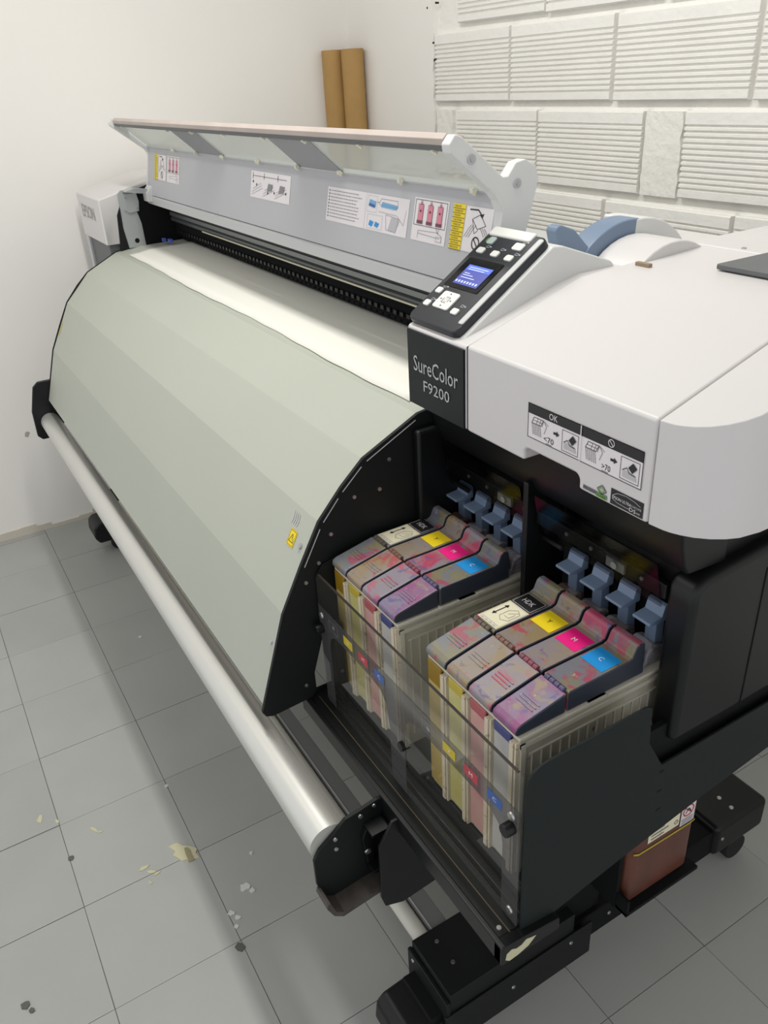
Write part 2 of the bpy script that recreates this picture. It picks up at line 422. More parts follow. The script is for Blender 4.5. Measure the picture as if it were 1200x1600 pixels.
# ================================================================== PAPER TUBES
for (x, y, lb, lean) in ((-3.072, 1.625, 'plain brown cardboard tube standing in the corner, left of the two', (.006, .012)),
                   (-3.000, 1.672, 'plain brown cardboard tube standing in the corner, right of the two and beside the plaster', (.004, .012))):
    t = obj('cardboard_tube', MB().tube((0, 0, 0), (0, 0, 1.605), .0415, .036, 40), CARD)
    t.location = (x, y, .001); t.rotation_euler = (-lean[0], -lean[1], 0)
    tag(t, lb, 'tube', 'cardboard tubes in the corner')

# ================================================================== PRINTER
P = empty('wide_format_printer', (-1.75, .75, 0), 'large white, grey and black wide format inkjet printer with raised front cover', 'printer')
def screw(parent, p, n, r=.004, m=None):
    p = Vector(p); n = Vector(n).normalized()
    mb = MB().cyl(p-n*.001, p+n*.0016, r, 12, r*.8); mb.cyl(p+n*.0016, p+n*.0017, r*.35, 6)
    mb.m = [0]*len(mb.m)
    return obj('screw', mb, m or CHROME, parent)

# ---- dryer: curved grey-green heater panel
prof = [(.309, .630), (.362, .790), (.438, .930), (.520, 1.012), (.62, 1.060), (.70, 1.072), (.855, 1.0745)]
inner = [(.855, 1.062), (.70, 1.060), (.627, 1.048), (.53, .998), (.45, .920), (.376, .785), (.326, .630)]
dr = obj('dryer_panel', MB().prism(prof+inner, 'x', -2.755, -.985), DRY, P, smooth=False, bev=.0018, seg=2)
plate = [(.304, .622), (.309, .612), (.322, .607), (.392, .612), (.402, .622), (.402, .66), (.43, .745), (.47, .80), (.66, .84), (.72, .86), (.72, 1.062),
         (.70, 1.073), (.62, 1.061), (.520, 1.0135), (.480, .978), (.4365, .931), (.3985, .864), (.36, .791)]
for xx in ((-.984, -.978), (-2.762, -2.757)):
    sp = obj('dryer_side_plate', MB().prism(plate, 'x', *xx), BLACK, P, smooth=False, label='black perforated end plate')
    if xx[0] > -1.5:
        for (y, z) in ((.385, .640), (.455, .905), (.405, .835), (.565, 1.0), (.545, .955), (.43, .862), (.50, .955)):
            screw(sp, (-.978, y, z), (1, 0, 0), .0036)
        # bent lip running inside the curved edge, with slots
        lip = [(.62, 1.055), (.520, 1.006), (.476, .966), (.440, .925), (.402, .858)]
        for (a, b) in zip(lip, lip[1:]):
            d = Vector((b[0]-a[0], b[1]-a[1])).normalized()
            n = Vector((d.y, -d.x)); 
            q = [(a[0]+d.x*.006, a[1]+d.y*.006), (b[0]-d.x*.006, b[1]-d.y*.006)]
            mb = MB().prism([q[0], q[1], (q[1][0]-n.x*.0012, q[1][1]-n.y*.0012), (q[0][0]-n.x*.0012, q[0][1]-n.y*.0012)], 'x', -.978, -.9772)
            obj('bright_slot', mb, LGREY, sp, smooth=False)
for (x, y, z) in ((-1.003, .414, .886), (-1.0, .345, .735)):
    screw(dr, (x, y-.002, z), (0, -.88, .48), .0045)
# yellow warning label at right end
O = Vector((-1.045, .408, .875)); V = Vector((0, .076, .140)); 
pr = Print(O, (1, 0, 0), V, .0006).rect('y', 0, -.002, .022, .026).frame('k', .0015, .0, .0205, .0245, .0006)
pr.line('k', [(.004, .006), (.011, .019), (.018, .006), (.004, .006)], .0009).rect('k', .0105, .009, .0115, .015)
pr.build('warning_label', dr)
pr = Print((-1.012, .4375, .9295), (1, 0, 0), V, .0006)
for i in range(4): pr.line('lg', [(-.04+i*.006, -.03), (-.038+i*.006, -.02), (-.042+i*.006, -.01)], .0022, 1)
pr.build('scuff', dr)
pr = Print((-2.747, .379, .82), (1, 0, 0), V, .0006).rect('w', 0, 0, .012, .09).rect('yd', .001, .02, .0115, .062, 2); pr.build('warning_label', dr)

# ---- media paper
sh = MB(); n = 60; rows_ = []
for i in range(n+1):
    x = -2.655 + (1.63)*i/n
    e = .634+.0035*math.sin(i*.21)+.0012*math.sin(i*1.1)
    lift = .004+.0015*math.sin(i*.3)
    z_e = 1.0640
    rows_.append([(x, e, z_e), (x, .665, 1.0680), (x, .70, 1.0733), (x, .76, 1.0745), (x, .855, 1.0762), (x, .90, 1.0765)])
v = [p for r in rows_ for p in r]; k = 6; f = []
for i in range(n):
    for j in range(k-1): f.append((i*k+j, (i+1)*k+j, (i+1)*k+j+1, i*k+j+1))
sh.add(v, f); ps = obj('paper_sheet', sh, PAPER, ang=60)
sm = ps.modifiers.new('thick', 'SOLIDIFY'); sm.thickness = .0003; sm.offset = 1
tag(ps, 'white sheet of print media lying over the top of the grey dryer', 'paper')

# ---- left end housing
hs = obj('left_end_housing', MB().loft([.595, .60, .66, .80, .90, 1.15], lambda y: -3.05, lambda y: -2.748,
        lambda y: 1.084 if y < .67 else 1.084, lambda y: 1.222+(y-.595)*.24 if y < .81 else 1.2736), WHITE, P, bev=.008, seg=3, label='white plastic end housing')
obj('lower_side_panel', MB().box(-3.045, -2.765, .606, 1.1, .80, 1.083), DGREY, hs, bev=.003, label='dark grey panel below the housing')
obj('lower_side_panel', MB().box(-3.050, -3.012, .598, 1.1, .62, 1.086), LGREY, hs, bev=.003, label='pale edge strip of the housing')
pr = Print((-3.02, .595, 1.135), (1, 0, 0), (0, 0, 1), .0008).text('lk', 'EPSON', .02, .015, .19, .055); pr.build('logo', hs)
# inner black end frame + galvanised bracket
ef = obj('end_frame', MB().prism([(.627, .98), (.645, 1.17), (.66, 1.20), (.70, 1.235), (.76, 1.252), (.95, 1.24), (.95, .98)], 'x', -2.748, -2.742), BLACK2, P, smooth=False)
obj('end_wall', MB().box(-2.742, -2.736, .70, .95, 1.0, 1.224), BLACKR, ef, smooth=False)
br = obj('metal_bracket', MB().prism([(.662, 1.07), (.655, 1.13), (.658, 1.235), (.668, 1.243), (.705, 1.24), (.705, 1.18), (.714, 1.14), (.716, 1.07)], 'x', -2.741, -2.733), STEEL, ef, smooth=False)
obj('metal_bracket', MB().prism([(.668, 1.185), (.668, 1.232), (.712, 1.232), (.716, 1.205), (.712, 1.178), (.682, 1.175)], 'x', -2.733, -2.726), STEEL, ef, smooth=False, bev=.001)
obj('metal_bracket', MB().prism([(.672, 1.24), (.70, 1.248), (.758, 1.238), (.758, 1.226), (.70, 1.234)], 'x', -2.745, -2.70), STEEL, ef, smooth=False)
obj('hole', MB().cyl((-2.734, .69, 1.09), (-2.7325, .69, 1.09), .0075, 16), BLACKR, ef)
obj('blue_clip', MB().box(-2.70, -2.685, .76, .77, 1.082, 1.092).box(-2.67, -2.645, .77, .78, 1.083, 1.092), mat('clip_blue', (90, 100, 190), .4), ef)
screw(ef, (-2.726, .676, 1.22), (1, 0, 0), .003); screw(ef, (-2.726, .708, 1.187), (1, 0, 0), .003)

# ---- centre section under the cover
cs = obj('print_bay', MB().box(-2.742, -.96, .84, .97, .93, 1.2).box(-2.742, -.96, .70, .97, .93, 1.055), BLACKR, P, smooth=False)
obj('cover_ledge', MB().prism([(.748, 1.196), (.748, 1.218), (.752, 1.2215), (.86, 1.2215), (.86, 1.205), (.76, 1.196)], 'x', -2.742, -.96), LGREY, P, bev=.0015, label='pale grey ledge under the open cover')
rl = obj('carriage_rail', MB().box(-2.70, -.965, .800, .84, 1.177, 1.2).box(-2.70, -.965, .800, .84, 1.1575, 1.168).box(-2.70, -.965, .808, .84, 1.15, 1.2), RAIL, P, smooth=False)
obj('rail_groove', MB().box(-2.70, -.965, .8045, .81, 1.168, 1.177), mat('groove_grey', (56, 58, 55), .6), rl, smooth=False)
obj('lower_rail', MB().prism([(.806, 1.1535), (.802, 1.150), (.801, 1.146), (.803, 1.141), (.84, 1.141), (.84, 1.1535)], 'x', -2.70, -.965), mat('rail_dark', (84, 88, 88), .35, metal=.4), P, smooth=False)
obj('encoder_strip', MB().box(-2.40, -.965, .797, .800, 1.140, 1.1435), mat('pale_strip', (186, 182, 160), .4), P, smooth=False, label='thin pale strip')
for x in (-2.42, -2.10, -1.84, -1.60, -1.40, -1.22):
    q = obj('rail_clip', MB().box(x, x+.004, .797, .801, 1.184, 1.192).box(x+.0055, x+.0085, .796, .801, 1.181, 1.195), BLACKR, rl, smooth=False)
    screw(q, (x+.018, .800, 1.188), (0, -1, 0), .003, RAIL)
DS = mat('dark_slot', (12, 14, 14), .85, spec=.1)
obj('carriage_slot', MB().box(-2.70, -.965, .812, .85, 1.10, 1.141), DS, P, smooth=False)
pt = obj('platen', MB().box(-2.70, -.965, .862, .90, 1.066, 1.100).prism([(.846, 1.100), (.812, 1.118), (.84, 1.12), (.866, 1.104)], 'x', -2.70, -.965), DS, P, smooth=False)
gme = None
for i in range(70):
    x = -2.66+i*.0242
    if gme is None:
        g = obj('paper_guide', MB().prism([(.838, 1.0815), (.846, 1.100), (.862, 1.102), (.862, 1.0815)], 'x', 0, .0065), DS, pt, smooth=False); gme = g.data
        g2 = obj('slot_rib', MB().box(.004, .016, .806, .813, 1.108, 1.116), BLACK2, pt, smooth=False); g2me = g2.data
    else: g = link('paper_guide', gme, pt); g2 = link('slot_rib', g2me, pt)
    g.location.x = x; g2.location.x = x
# rear top deck behind the cover
obj('rear_cover', MB().prism([(.87, 1.0), (.862, 1.205), (.87, 1.222), (1.10, 1.235), (1.16, 1.21), (1.16, .95)], 'x', -2.742, -.83), LGREY, P, bev=.006, label='grey rear top cover')

# ---- raised front cover
g0, g1, t1 = Vector((0, .75, 1.223)), Vector((0, .777, 1.357)), Vector((0, .688, 1.437))
XL, XR = -2.735, -.992
cv = obj('front_cover', MB().prism([(.750, 1.223), (.777, 1.357), (.792, 1.352), (.775, 1.225)], 'x', XL, XR), MGREY, P, smooth=False, bev=.0015, label='grey lower half of the raised front cover')
# window frame bars (solid grey sections between the clear panes)
d = (t1-g1).normalized(); nn = Vector((0, d.z, -d.y))   # points back/up
def wslab(mb, x0, x1, s0, s1, th0=0.0, th1=.006):
    L = (t1-g1).length
    def q(s, t): p = g1+d*(s*L)+nn*t; return (p.y, p.z)
    return mb.prism([q(s0, th0), q(s1, th0), q(s1, th1), q(s0, th1)], 'x', x0, x1)
SECG = mat('section_grey', (142, 143, 147), .5)
wf = obj('window_frame', wslab(MB(), -2.262, -2.072, .04, .93), SECG, P, smooth=False, label='grey sections between the clear panes')
obj('grey_section', wslab(MB(), -1.642, -1.455, .04, .93), SECG, wf, smooth=False)
wslab_b = MB(); wslab(wslab_b, XL, XR, 0, .05, -.001, .008)
obj('lower_bar', wslab_b, LGREY, wf, smooth=False)
for (a, b) in ((XL+.01, -2.262), (-2.072, -1.642), (-1.455, XR-.005)):
    obj('pane', wslab(MB(), a, b, .04, .93, .001, .0035), WINDOW, wf, smooth=False, label='clear pane')
obj('top_bar', MB().prism([(.700, 1.424), (.686, 1.428), (.683, 1.438), (.690, 1.445), (.718, 1.440), (.722, 1.432)], 'x', XL, XR), mat('dusty_top_bar', (188, 176, 168), .5, var=.08, vscale=9), wf, bev=.001)
obj('dark_gasket', MB().prism([(.700, 1.420), (.688, 1.4235), (.685, 1.4295), (.700, 1.4275)], 'x', XL, XR), DGREY, wf, smooth=False)
cl = None
for (x, s) in ((-2.69, .84), (-2.262, .84), (-2.262, .07), (-2.46, .07), (-2.072, .84), (-2.072, .07), (-1.86, .84), (-1.85, .07), (-1.642, .84), (-1.642, .07), (-1.455, .84), (-1.455, .07), (-1.25, .84), (-1.24, .07), (-1.035, .84), (-1.035, .07)):
    p = g1+d*(s*(t1-g1).length)-nn*.002
    c = obj('clip', MB().cyl(Vector((x, p.y, p.z)), Vector((x, p.y, p.z))-nn*.006, .0055, 8).box(x-.004, x+.004, p.y-.007, p.y-.001, p.z-.004, p.z+.003), mat('ivory_clip', (222, 218, 200), .5), wf)
# cover arms
armo = [(.680, 1.432), (.690, 1.444), (.702, 1.440), (.772, 1.383), (.781, 1.383), (.795, 1.400), (.812, 1.403), (.832, 1.392), (.838, 1.374), (.80, 1.245), (.765, 1.225),
        (.752, 1.228), (.772, 1.335), (.764, 1.352), (.752, 1.365), (.682, 1.421)]
ra = obj('cover_arm', MB().prism(armo, 'x', XR, XR+.020), WHITE2, P, smooth=False, bev=.002, seg=2, label='white plastic arm at the near end of the cover')
for (y, z) in ((.716, 1.411), (.797, 1.372)):
    sc = obj('cap_ring', MB().cyl((XR+.020, y, z), (XR+.022, y, z), .007, 16), MGREY, ra); screw(sc, (XR+.022, y, z), (1, 0, 0), .004)
armL = [(.672, 1.434), (.680, 1.444), (.690, 1.441), (.775, 1.372), (.80, 1.35), (.80, 1.30), (.775, 1.24), (.765, 1.225), (.748, 1.228), (.775, 1.335), (.766, 1.352), (.672, 1.425)]
obj('cover_arm', MB().prism(armL, 'x', XL-.012, XL+.003), WHITE2, P, smooth=False, bev=.002)
obj('hinge_block', MB().prism([(.735, 1.205), (.735, 1.232), (.752, 1.250), (.775, 1.25), (.775, 1.205)], 'x', XL, XL+.05), WHITE2, P, smooth=False, bev=.002)
obj('hinge_block', MB().prism([(.735, 1.205), (.735, 1.226), (.752, 1.243), (.775, 1.24), (.775, 1.205)], 'x', XR-.06, XR-.005), LGREY, P, smooth=False, bev=.002)

# ---- instruction stickers on the raised cover (u along x, v up the panel)
VP = (g1-g0)
def cp(x, v0=0): return Vector((x, .75, 1.223))+VP.normalized()*v0
def sticker(x0, x1, v0, v1):
    s = Print(cp(x0, v0), (1, 0, 0), VP, .0005); s.W = x1-x0; s.H = v1-v0; s.rect('w', 0, 0, s.W, s.H, 1); return s
def cautions(s, x, w, rows=9):
    s.rect('y', x, 0, x+w, s.H, 2); h = s.H/rows
    for i in range(rows):
        s.rect('k', x, h*i-.0004, x+w, h*i+.0004, 3)
        ww = w*random.uniform(.45, .75); s.text('k', random.choice(['CAUTION', 'ATTENTION', 'VORSICHT', 'PRECAUCION']), x+.1*w, h*(i+.28), x+.1*w+ww, h*(i+.7), 3)
def hands(s, x, w):
    H = s.H
    s.ring('k', x+w*.5, H*.22, H*.13, .0022, 2, 20); s.line('k', [(x+w*.5-H*.09, H*.31), (x+w*.5+H*.09, H*.13)], .002)
    s.line('k', [(x+w*.28, H*.72), (x+w*.55, H*.84), (x+w*.78, H*.62), (x+w*.5, H*.52), (x+w*.28, H*.72)], .0009)
    s.line('k', [(x+w*.28, H*.72), (x+w*.40, H*.42), (x+w*.52, H*.5)], .0008)
    s.line('k', [(x+w*.15, H*.92), (x+w*.45, H*.93), (x+w*.6, H*.82)], .002); s.poly('k', [(x+w*.62, H*.76), (x+w*.67, H*.87), (x+w*.52, H*.83)], 2)
    for q in (.08, .16, .24): s.line('k', [(x+w*(q-.03), H*.32), (x+w*(q+.10), H*.5), (x+w*(q+.2), H*.6)], .0007)
    for q in (.62, .7, .78): s.line('k', [(x+w*(q+.14), H*.38), (x+w*(q+.04), H*.5), (x+w*(q-.04), H*.56)], .0007)
    s.frame('lg', x, 0, x+w, H, .0006)
def clips_pic(s, x, w):
    H = s.H; s.frame('k', x+.04*w, H*.36, x+w*.96, H*.96, .0008)
    for i in range(3):
        cx = x+w*(.22+.28*i); s.rect('p', cx-w*.07, H*.46, cx+w*.07, H*.84, 2); s.frame('k', cx-w*.075, H*.44, cx+w*.075, H*.86, .0006, 3)
        s.rect('dp', cx-w*.085, H*.40, cx+w*.085, H*.48, 3); s.rect('p', cx-w*.03, H*.84, cx+w*.03, H*.91, 2); s.disc('k', cx, H*.7, w*.018, 4, 8)
        s.ring('g', cx, H*.92, w*.02, .0006, 3, 8)
    s.line('g', [(x+w*.2, H*.06), (x+w*.2, H*.24), (x+w*.75, H*.27), (x+w*.9, H*.2), (x+w*.9, H*.05)], .0007)
    s.line('g', [(x+w*.2, H*.18), (x+w*.85, H*.14)], .0007); s.line('k', [(x+w*.72, H*.36), (x+w*.78, H*.24), (x+w*.8, H*.36)], .0007)
    s.frame('g', x+w*.74, H*.06, x+w*.9, H*.18, .0006)
s = sticker(-2.66, -2.425, .050, .121); 
s.v = []; s.f = []; s.m = []; s.cols = []
s.rect('w', 0, 0, .112, s.H, 1).rect('w', .122, 0, .235, s.H, 1); cautions(s, 0, .035, 8); hands(s, .037, .073); clips_pic(s, .122, .113); s.build('instruction_sticker', cv, 'pair of yellow, white and pink stickers at the far end')
s = sticker(-1.903, -1.688, .061, .118); W, H = s.W, s.H
s.line('k', [(.012, H*.82), (W-.02, H*.82)], .001); s.line('k', [(.012, H*.95), (.012, H*.7)], .002); s.line('k', [(.075, H*.95), (.075, H*.72)], .002); s.line('k', [(.15, H*.95), (.15, H*.72)], .002)
for q in (.02, .085, .15):
    s.line('g', [(q-.01, H*.2), (q+.045, H*.5)], .0008); s.line('g', [(q-.012, H*.1), (q+.05, H*.4)], .0008); s.line('g', [(q-.005, H*.32), (q+.04, H*.58)], .0008)
for q in (.095, .158): s.poly('g', [(q, H*.3), (q+.025, H*.35), (q+.03, H*.58), (q+.006, H*.6)], 3)
for q, r in ((.015, .6), (.035, .5), (.1, .25), (.135, .3), (.195, .35)): s.disc('k', q, H*r, .0028, 3, 8)
s.build('instruction_sticker', cv, 'white sticker with three line drawings')
s = sticker(-1.515, -1.218, .049, .111); W, H = s.W, s.H
for i in range(9):
    b = H*(.90-.095*i); s.disc('k', .008, b, .0018, 2, 6)
    xx = .014
    while xx < .014+random.uniform(.10, .125): ww = random.uniform(.003, .010); s.rect('g', xx, b-.0006, xx+ww, b+.0006, 2); xx += ww+.0016
s.line('lg', [(.152, 0), (.152, H)], .0006)
s.frame('lg', .158, H*.50, .192, H*.95, .0006); s.poly('b', [(.162, H*.66), (.186, H*.62), (.188, H*.8), (.165, H*.84)], 2); s.poly('cd', [(.164, H*.66), (.184, H*.63), (.186, H*.70), (.166, H*.74)], 3)
s.line('g', [(.20, H*.78), (.205, H*.9), (.26, H*.9), (.262, H*.72), (.20, H*.74)], .0007); s.poly('b', [(.205, H*.68), (.258, H*.66), (.262, H*.78), (.21, H*.82)], 2)
s.line('g', [(.192, H*.8), (.2, H*.78)], .001); s.frame('lg', .162, H*.05, .215, H*.44, .0006)
s.poly('c', [(.168, H*.14), (.18, H*.1), (.186, H*.24), (.172, H*.28)], 2); s.poly('c', [(.188, H*.14), (.2, H*.1), (.206, H*.22), (.192, H*.26)], 2)
s.line('g', [(.225, H*.5), (.23, H*.1), (.262, H*.08), (.268, H*.45), (.225, H*.5)], .0007); s.poly('lg', [(.236, H*.1), (.262, H*.1), (.272, H*.42), (.245, H*.46)], 2)
s.line('g', [(.2, H*.55), (.262, H*.52), (.285, H*.3), (.29, H*.7)], .0006)
s.build('instruction_sticker', cv, 'long white sticker with a text list and blue drawings')
s = sticker(-1.203, -1.104, .050, .117); clips_pic(s, 0, s.W); s.build('instruction_sticker', cv, 'white sticker with three pink holders')
s = sticker(-1.091, -.990, .050, .117); cautions(s, 0, .031, 10); hands(s, .032, s.W-.032); s.build('instruction_sticker', cv, 'yellow and white caution sticker near the control panel')

# ---- right hand unit: white covers
def ztop(y): return 1.210+(y-.595)*.312 if y < .781 else 1.268+(y-.781)*.05
YR = [.5945, .62, .66, .72, .781, .86, 1.0, 1.14]
def carved(name, mb, cut, mats_, parent, bev, seg, label):
    o = obj(name, mb, mats_, parent, label=label); c = obj('cut', cut, mats_, smooth=False)
    m = o.modifiers.new('b', 'BOOLEAN'); m.object = c; m.operation = 'DIFFERENCE'; m.solver = 'EXACT'
    bpy.context.view_layer.update()
    me = bpy.data.meshes.new_from_object(o.evaluated_get(bpy.context.evaluated_depsgraph_get()))
    o.modifiers.clear(); o.data = me; me.name = name; bpy.data.objects.remove(c)
    me.shade_smooth(); me.set_sharp_from_angle(angle=math.radians(35))
    b = o.modifiers.new('bevel', 'BEVEL'); b.width = bev; b.segments = seg; b.limit_method = 'ANGLE'; b.angle_limit = math.radians(30); b.harden_normals = True
    return o
def rrect(a0, b0, a1, b1, r, n=5):
    pts = []
    for (cx, cy, s) in ((a1-r, b1-r, 0), (a0+r, b1-r, 1), (a0+r, b0+r, 2), (a1-r, b0+r, 3)):
        for i in range(n+1):
            t = math.pi/2*(s+i/n); pts.append((cx+r*math.cos(t), cy+r*math.sin(t)))
    return pts
fr = carved('ink_cover', MB().loft(YR, lambda y: -.8165, lambda y: -.5015, lambda y: 1.093, ztop), MB().prism(rrect(-.699, 1.05, -.603, 1.1105, .008), 'y', .55, .66), WHITE, P, .004, 3, 'large white ink bay cover')
def corner(y, R=.075, xr=-.422):
    if y >= .595+R: return xr
    t = (.595+R-y)/R; t = min(1, max(0, t)); return xr-R+R*math.sqrt(max(0, 1-t*t))
YC = [.595, .5962, .599, .603, .61, .62, .632, .645, .67, .72, .781, .86, 1.0, 1.14]
obj('right_end_cover', MB().loft(YC, lambda y: -.4995, corner, lambda y: 1.094, ztop), WHITE, P, bev=.009, seg=4, ang=50, label='white rounded end cover')
nm = obj('left_console', MB().loft([.5955, .62, .66, .72, .76, .80, .86, .9, 1.0, 1.14], lambda y: -.9595, lambda y: -.8185, lambda y: 1.093+(0 if y < .7 else .08),
        lambda y: 1.208+(y-.595)*.30 if y < .781 else 1.266), WHITE, P, bev=.004, seg=3, label='white console under the control panel')
obj('seam', MB().box(-.819, -.8163, .5965, .60, 1.094, 1.208), GAPM, nm, smooth=False)
np_ = obj('name_plate', MB().box(-.9565, -.8215, .5925, .60, 1.0945, 1.2035), mat('name_plate_black', (13, 19, 23), .45, spec=.3), nm, bev=.0008)
pr = Print((-.94, .5925, 1.094), (1, 0, 0), (0, 0, 1), .0004)
pr.text('s', 'SureColor', .0, .053, .107, .0755).text('s', 'F9200', .024, .0275, .087, .0435); pr.build('lettering', np_)
# console wedge that carries the control panel
obj('console_wedge', MB().prism([(.602, 1.200), (.606, 1.212), (.752, 1.308), (.770, 1.306), (.86, 1.274), (.88, 1.25), (.60, 1.19)], 'x', -.957, -.838), WHITE2, P, smooth=False, bev=.003, label='pale grey wedge')
# control panel
A, B = Vector((0, .606, 1.2145)), Vector((0, .752, 1.310)); cpd = (B-A).normalized(); cpn = Vector((0, -cpd.z, cpd.y))
Lc = (B-A).length
def on(u, v, t=0): p = A+cpd*v+cpn*t; return (u, p.y, p.z)
def rrect(a0, b0, a1, b1, r, n=5):
    pts = []
    for (cx, cy, s) in ((a1-r, b1-r, 0), (a0+r, b1-r, 1), (a0+r, b0+r, 2), (a1-r, b0+r, 3)):
        for i in range(n+1):
            t = math.pi/2*(s+i/n); pts.append((cx+r*math.cos(t), cy+r*math.sin(t)))
    return pts
def cslab(a0, b0, a1, b1, t0, t1_, r):
    pts = rrect(a0, b0, a1, b1, r); n = len(pts)
    mb = MB(); v = [on(p[0], p[1], t0) for p in pts]+[on(p[0], p[1], t1_) for p in pts]
    mb.add(v, [tuple(range(n))[::-1], tuple(range(n, 2*n))]+[(i, (i+1) % n, n+(i+1) % n, n+i) for i in range(n)]); return mb
pan = obj('control_panel', cslab(-.962, -.006, -.845, Lc+.002, -.008, .009, .012), PANELBLK, P, bev=.003, seg=3, label='black tilted control panel')
obj('silver_strip', cslab(-.8565, .010, -.8465, Lc-.004, .0085, .0108, .003), LGREY, pan, bev=.001)
obj('top_cap', cslab(-.958, Lc-.013, -.868, Lc+.004, .004, .0120, .004), BTN, pan, bev=.003, label='white lamp cap along the top')
scn = obj('screen_bezel', cslab(-.950, .061, -.873, .117, .0085, .0098, .002), mat('screen_glass', (10, 11, 14), .12), pan, smooth=False)
SCR = mat('screen_blue', (58, 66, 140), .3, emit=.55); SCR2 = mat('screen_bright_blue', (62, 88, 204), .3, emit=.75); SCRW = mat('screen_text', (176, 184, 230), .4, emit=.6)
pr = Print(on(-.936, .068, .0100), (1, 0, 0), cpd, .0003).rect('screen_blue', 0, 0, .054, .036).rect('screen_bright_blue', .001, .0265, .054, .036, 2)
pr.rect('screen_bright_blue', .001, .017, .0535, .0255, 2) if False else None
for i, (b, ww) in enumerate(((.031, .042), (.0275, .036), (.020, .012), (.0165, .022), (.012, .03))):
    pr.rect('screen_text', .006, b, .006+ww, b+.0012, 3)
for i in range(8): pr.rect('screen_text', .003+i*.0063, .003, .0065+i*.0063, .007, 3)
pr.build('screen', scn, 'lit blue screen with menu text')
def button(a, b, w_, h_, m=BTN): return obj('button', cslab(a-w_/2, b-h_/2, a+w_/2, b+h_/2, .0085, .0115, .003), m, pan, bev=.0008)
for (a, b, w_, h_, m) in ((-.939, .152, .014, .013, BTNG), (-.942, .132, .015, .010, BTN), (-.909, .131, .015, .010, BTN), (-.879, .1505, .020, .0125, BTN), (-.877, .129, .015, .010, BTN),
                       (-.946, .050, .013, .010, BTN), (-.946, .025, .013, .010, BTN), (-.880, .025, .014, .010, BTN)): button(a, b, w_, h_, m)
pad = obj('arrow_pad', cslab(-.932, .022, -.896, .052, .0085, .0115, .004), BTN, pan, bev=.0008)
pr = Print(on(-.914, .037, .0117), (1, 0, 0), cpd, .0002)
for a in range(4):
    t = a*math.pi/2; q = [(.010, .0016), (.010, -.0016), (.0128, 0)]
    pr.poly('k', [(p[0]*math.cos(t)-p[1]*math.sin(t), p[0]*math.sin(t)+p[1]*math.cos(t)) for p in q], 1)
pr.line('g', [(-.006, .003), (-.006, -.005), (.004, -.005)], .001, 1).line('g', [(.006, -.003), (.006, .005), (-.003, .005)], .001, 1).frame('lg', -.003, -.003, .003, .003, .0005, 1); pr.build('arrows', pad)
pr = Print(on(0, 0, .0092), (1, 0, 0), cpd, .0002)
for (a, b) in ((-.936, .1415), (-.904, .1415), (-.871, .1385), (-.876, .161), (-.943, .0595), (-.943, .034), (-.877, .037)):
    pr.frame('s', a-.003, b-.0022, a+.003, b+.002, .0007, 1).rect('s', a+.0045, b-.001, a+.0075, b+.001, 1)
pr.rect('n', -.952, .149, -.9495, .156, 1); pr.build('symbols', pan)

# labels on the ink cover
s = Print((-.6925, .5945, 1.128), (1, 0, 0), (0, 0, 1), .0005); W, H = .1800, .0435
s.rect('w', 0, 0, W, H).frame('k', 0, 0, W, H, .0008).rect('k', 0, H-.0125, W, H, 2).rect('w', W/2-.0007, 0, W/2+.0007, H, 4)
s.text('w', 'OK', W/4-.0075, H-.0098, W/4+.0065, H-.0022, 3)
s.ring('w', W*.75, H-.006, .0042, .0009, 3, 16).line('w', [(W*.75-.003, H-.0032), (W*.75+.003, H-.0088)], .0009, 3)
for k, txt in ((0, '<70'), (1, '>70')):
    o = W/2*k+.003
    for i in range(6): s.line('k', [(o+.007+.0028*i, .006), (o+.0045+.0028*i, .020)], .0006)
    s.line('k', [(o+.004, .020), (o+.020, .020), (o+.024, .028), (o+.008, .028), (o+.004, .020)], .0007); s.line('k', [(o+.006, .024), (o+.022, .024)], .0005)
    for i in range(3): s.line('k', [(o+.012+.005*i, .020), (o+.015+.005*i, .028)], .0005)
    s.line('g', [(o+.024, .029), (o+.030, .022), (o+.026, .012)], .0007); s.line('g', [(o+.026, .028), (o+.033, .024)], .0006)
    s.text('k', txt, o+.026+.004*k, .0035, o+.043, .0105, 2); s.rect('g', o+.030, .0012, o+.040, .0022, 2)
    s.poly('k', [(o+.042, .0175), (o+.047, .0175), (o+.047, .0155), (o+.052, .0190), (o+.047, .0225), (o+.047, .0205), (o+.042, .0205)], 2)
    s.frame('k', o+.0565, .003, o+.083, .0285, .0006); s.poly('lg', [(o+.060, .006), (o+.080, .006), (o+.078, .013), (o+.060, .014)], 2)
    s.poly('k', [(o+.068, .019), (o+.074, .026), (o+.080, .021), (o+.074, .014)], 3); s.line('k', [(o+.060, .014), (o+.066, .018), (o+.070, .013), (o+.078, .012)], .0009, 3)
s.build('ink_level_label', fr, 'white label with black heading bars OK and not allowed')
s = Print((-.6, .5945, 1.094), (1, 0, 0), (0, 0, 1), .0005)
s.rect('g', .005, .0035, .042, .0085, 1).text('k', 'PRECISION', .006, .0045, .026, .0078, 2).rect('n', .026, .0028, .042, .0068, 2).text('k', 'CORE', .0275, .0035, .0405, .0062, 3)
q = [(.034, .0075), (.041, .0125), (.034, .0185), (.027, .0125), (.034, .0075)]
s.line('k', q, .0009, 2).line('n', [(.034+(a-.034)*.6, .013+(b-.013)*.6) for a, b in q], .0012, 3)
s.build('technology_logo', fr, 'small green and black diamond logo')
s = Print((-.553, .5945, 1.0965), (1, 0, 0), (0, 0, 1), .0005); s.rect('k', 0, 0, .0465, .0185)
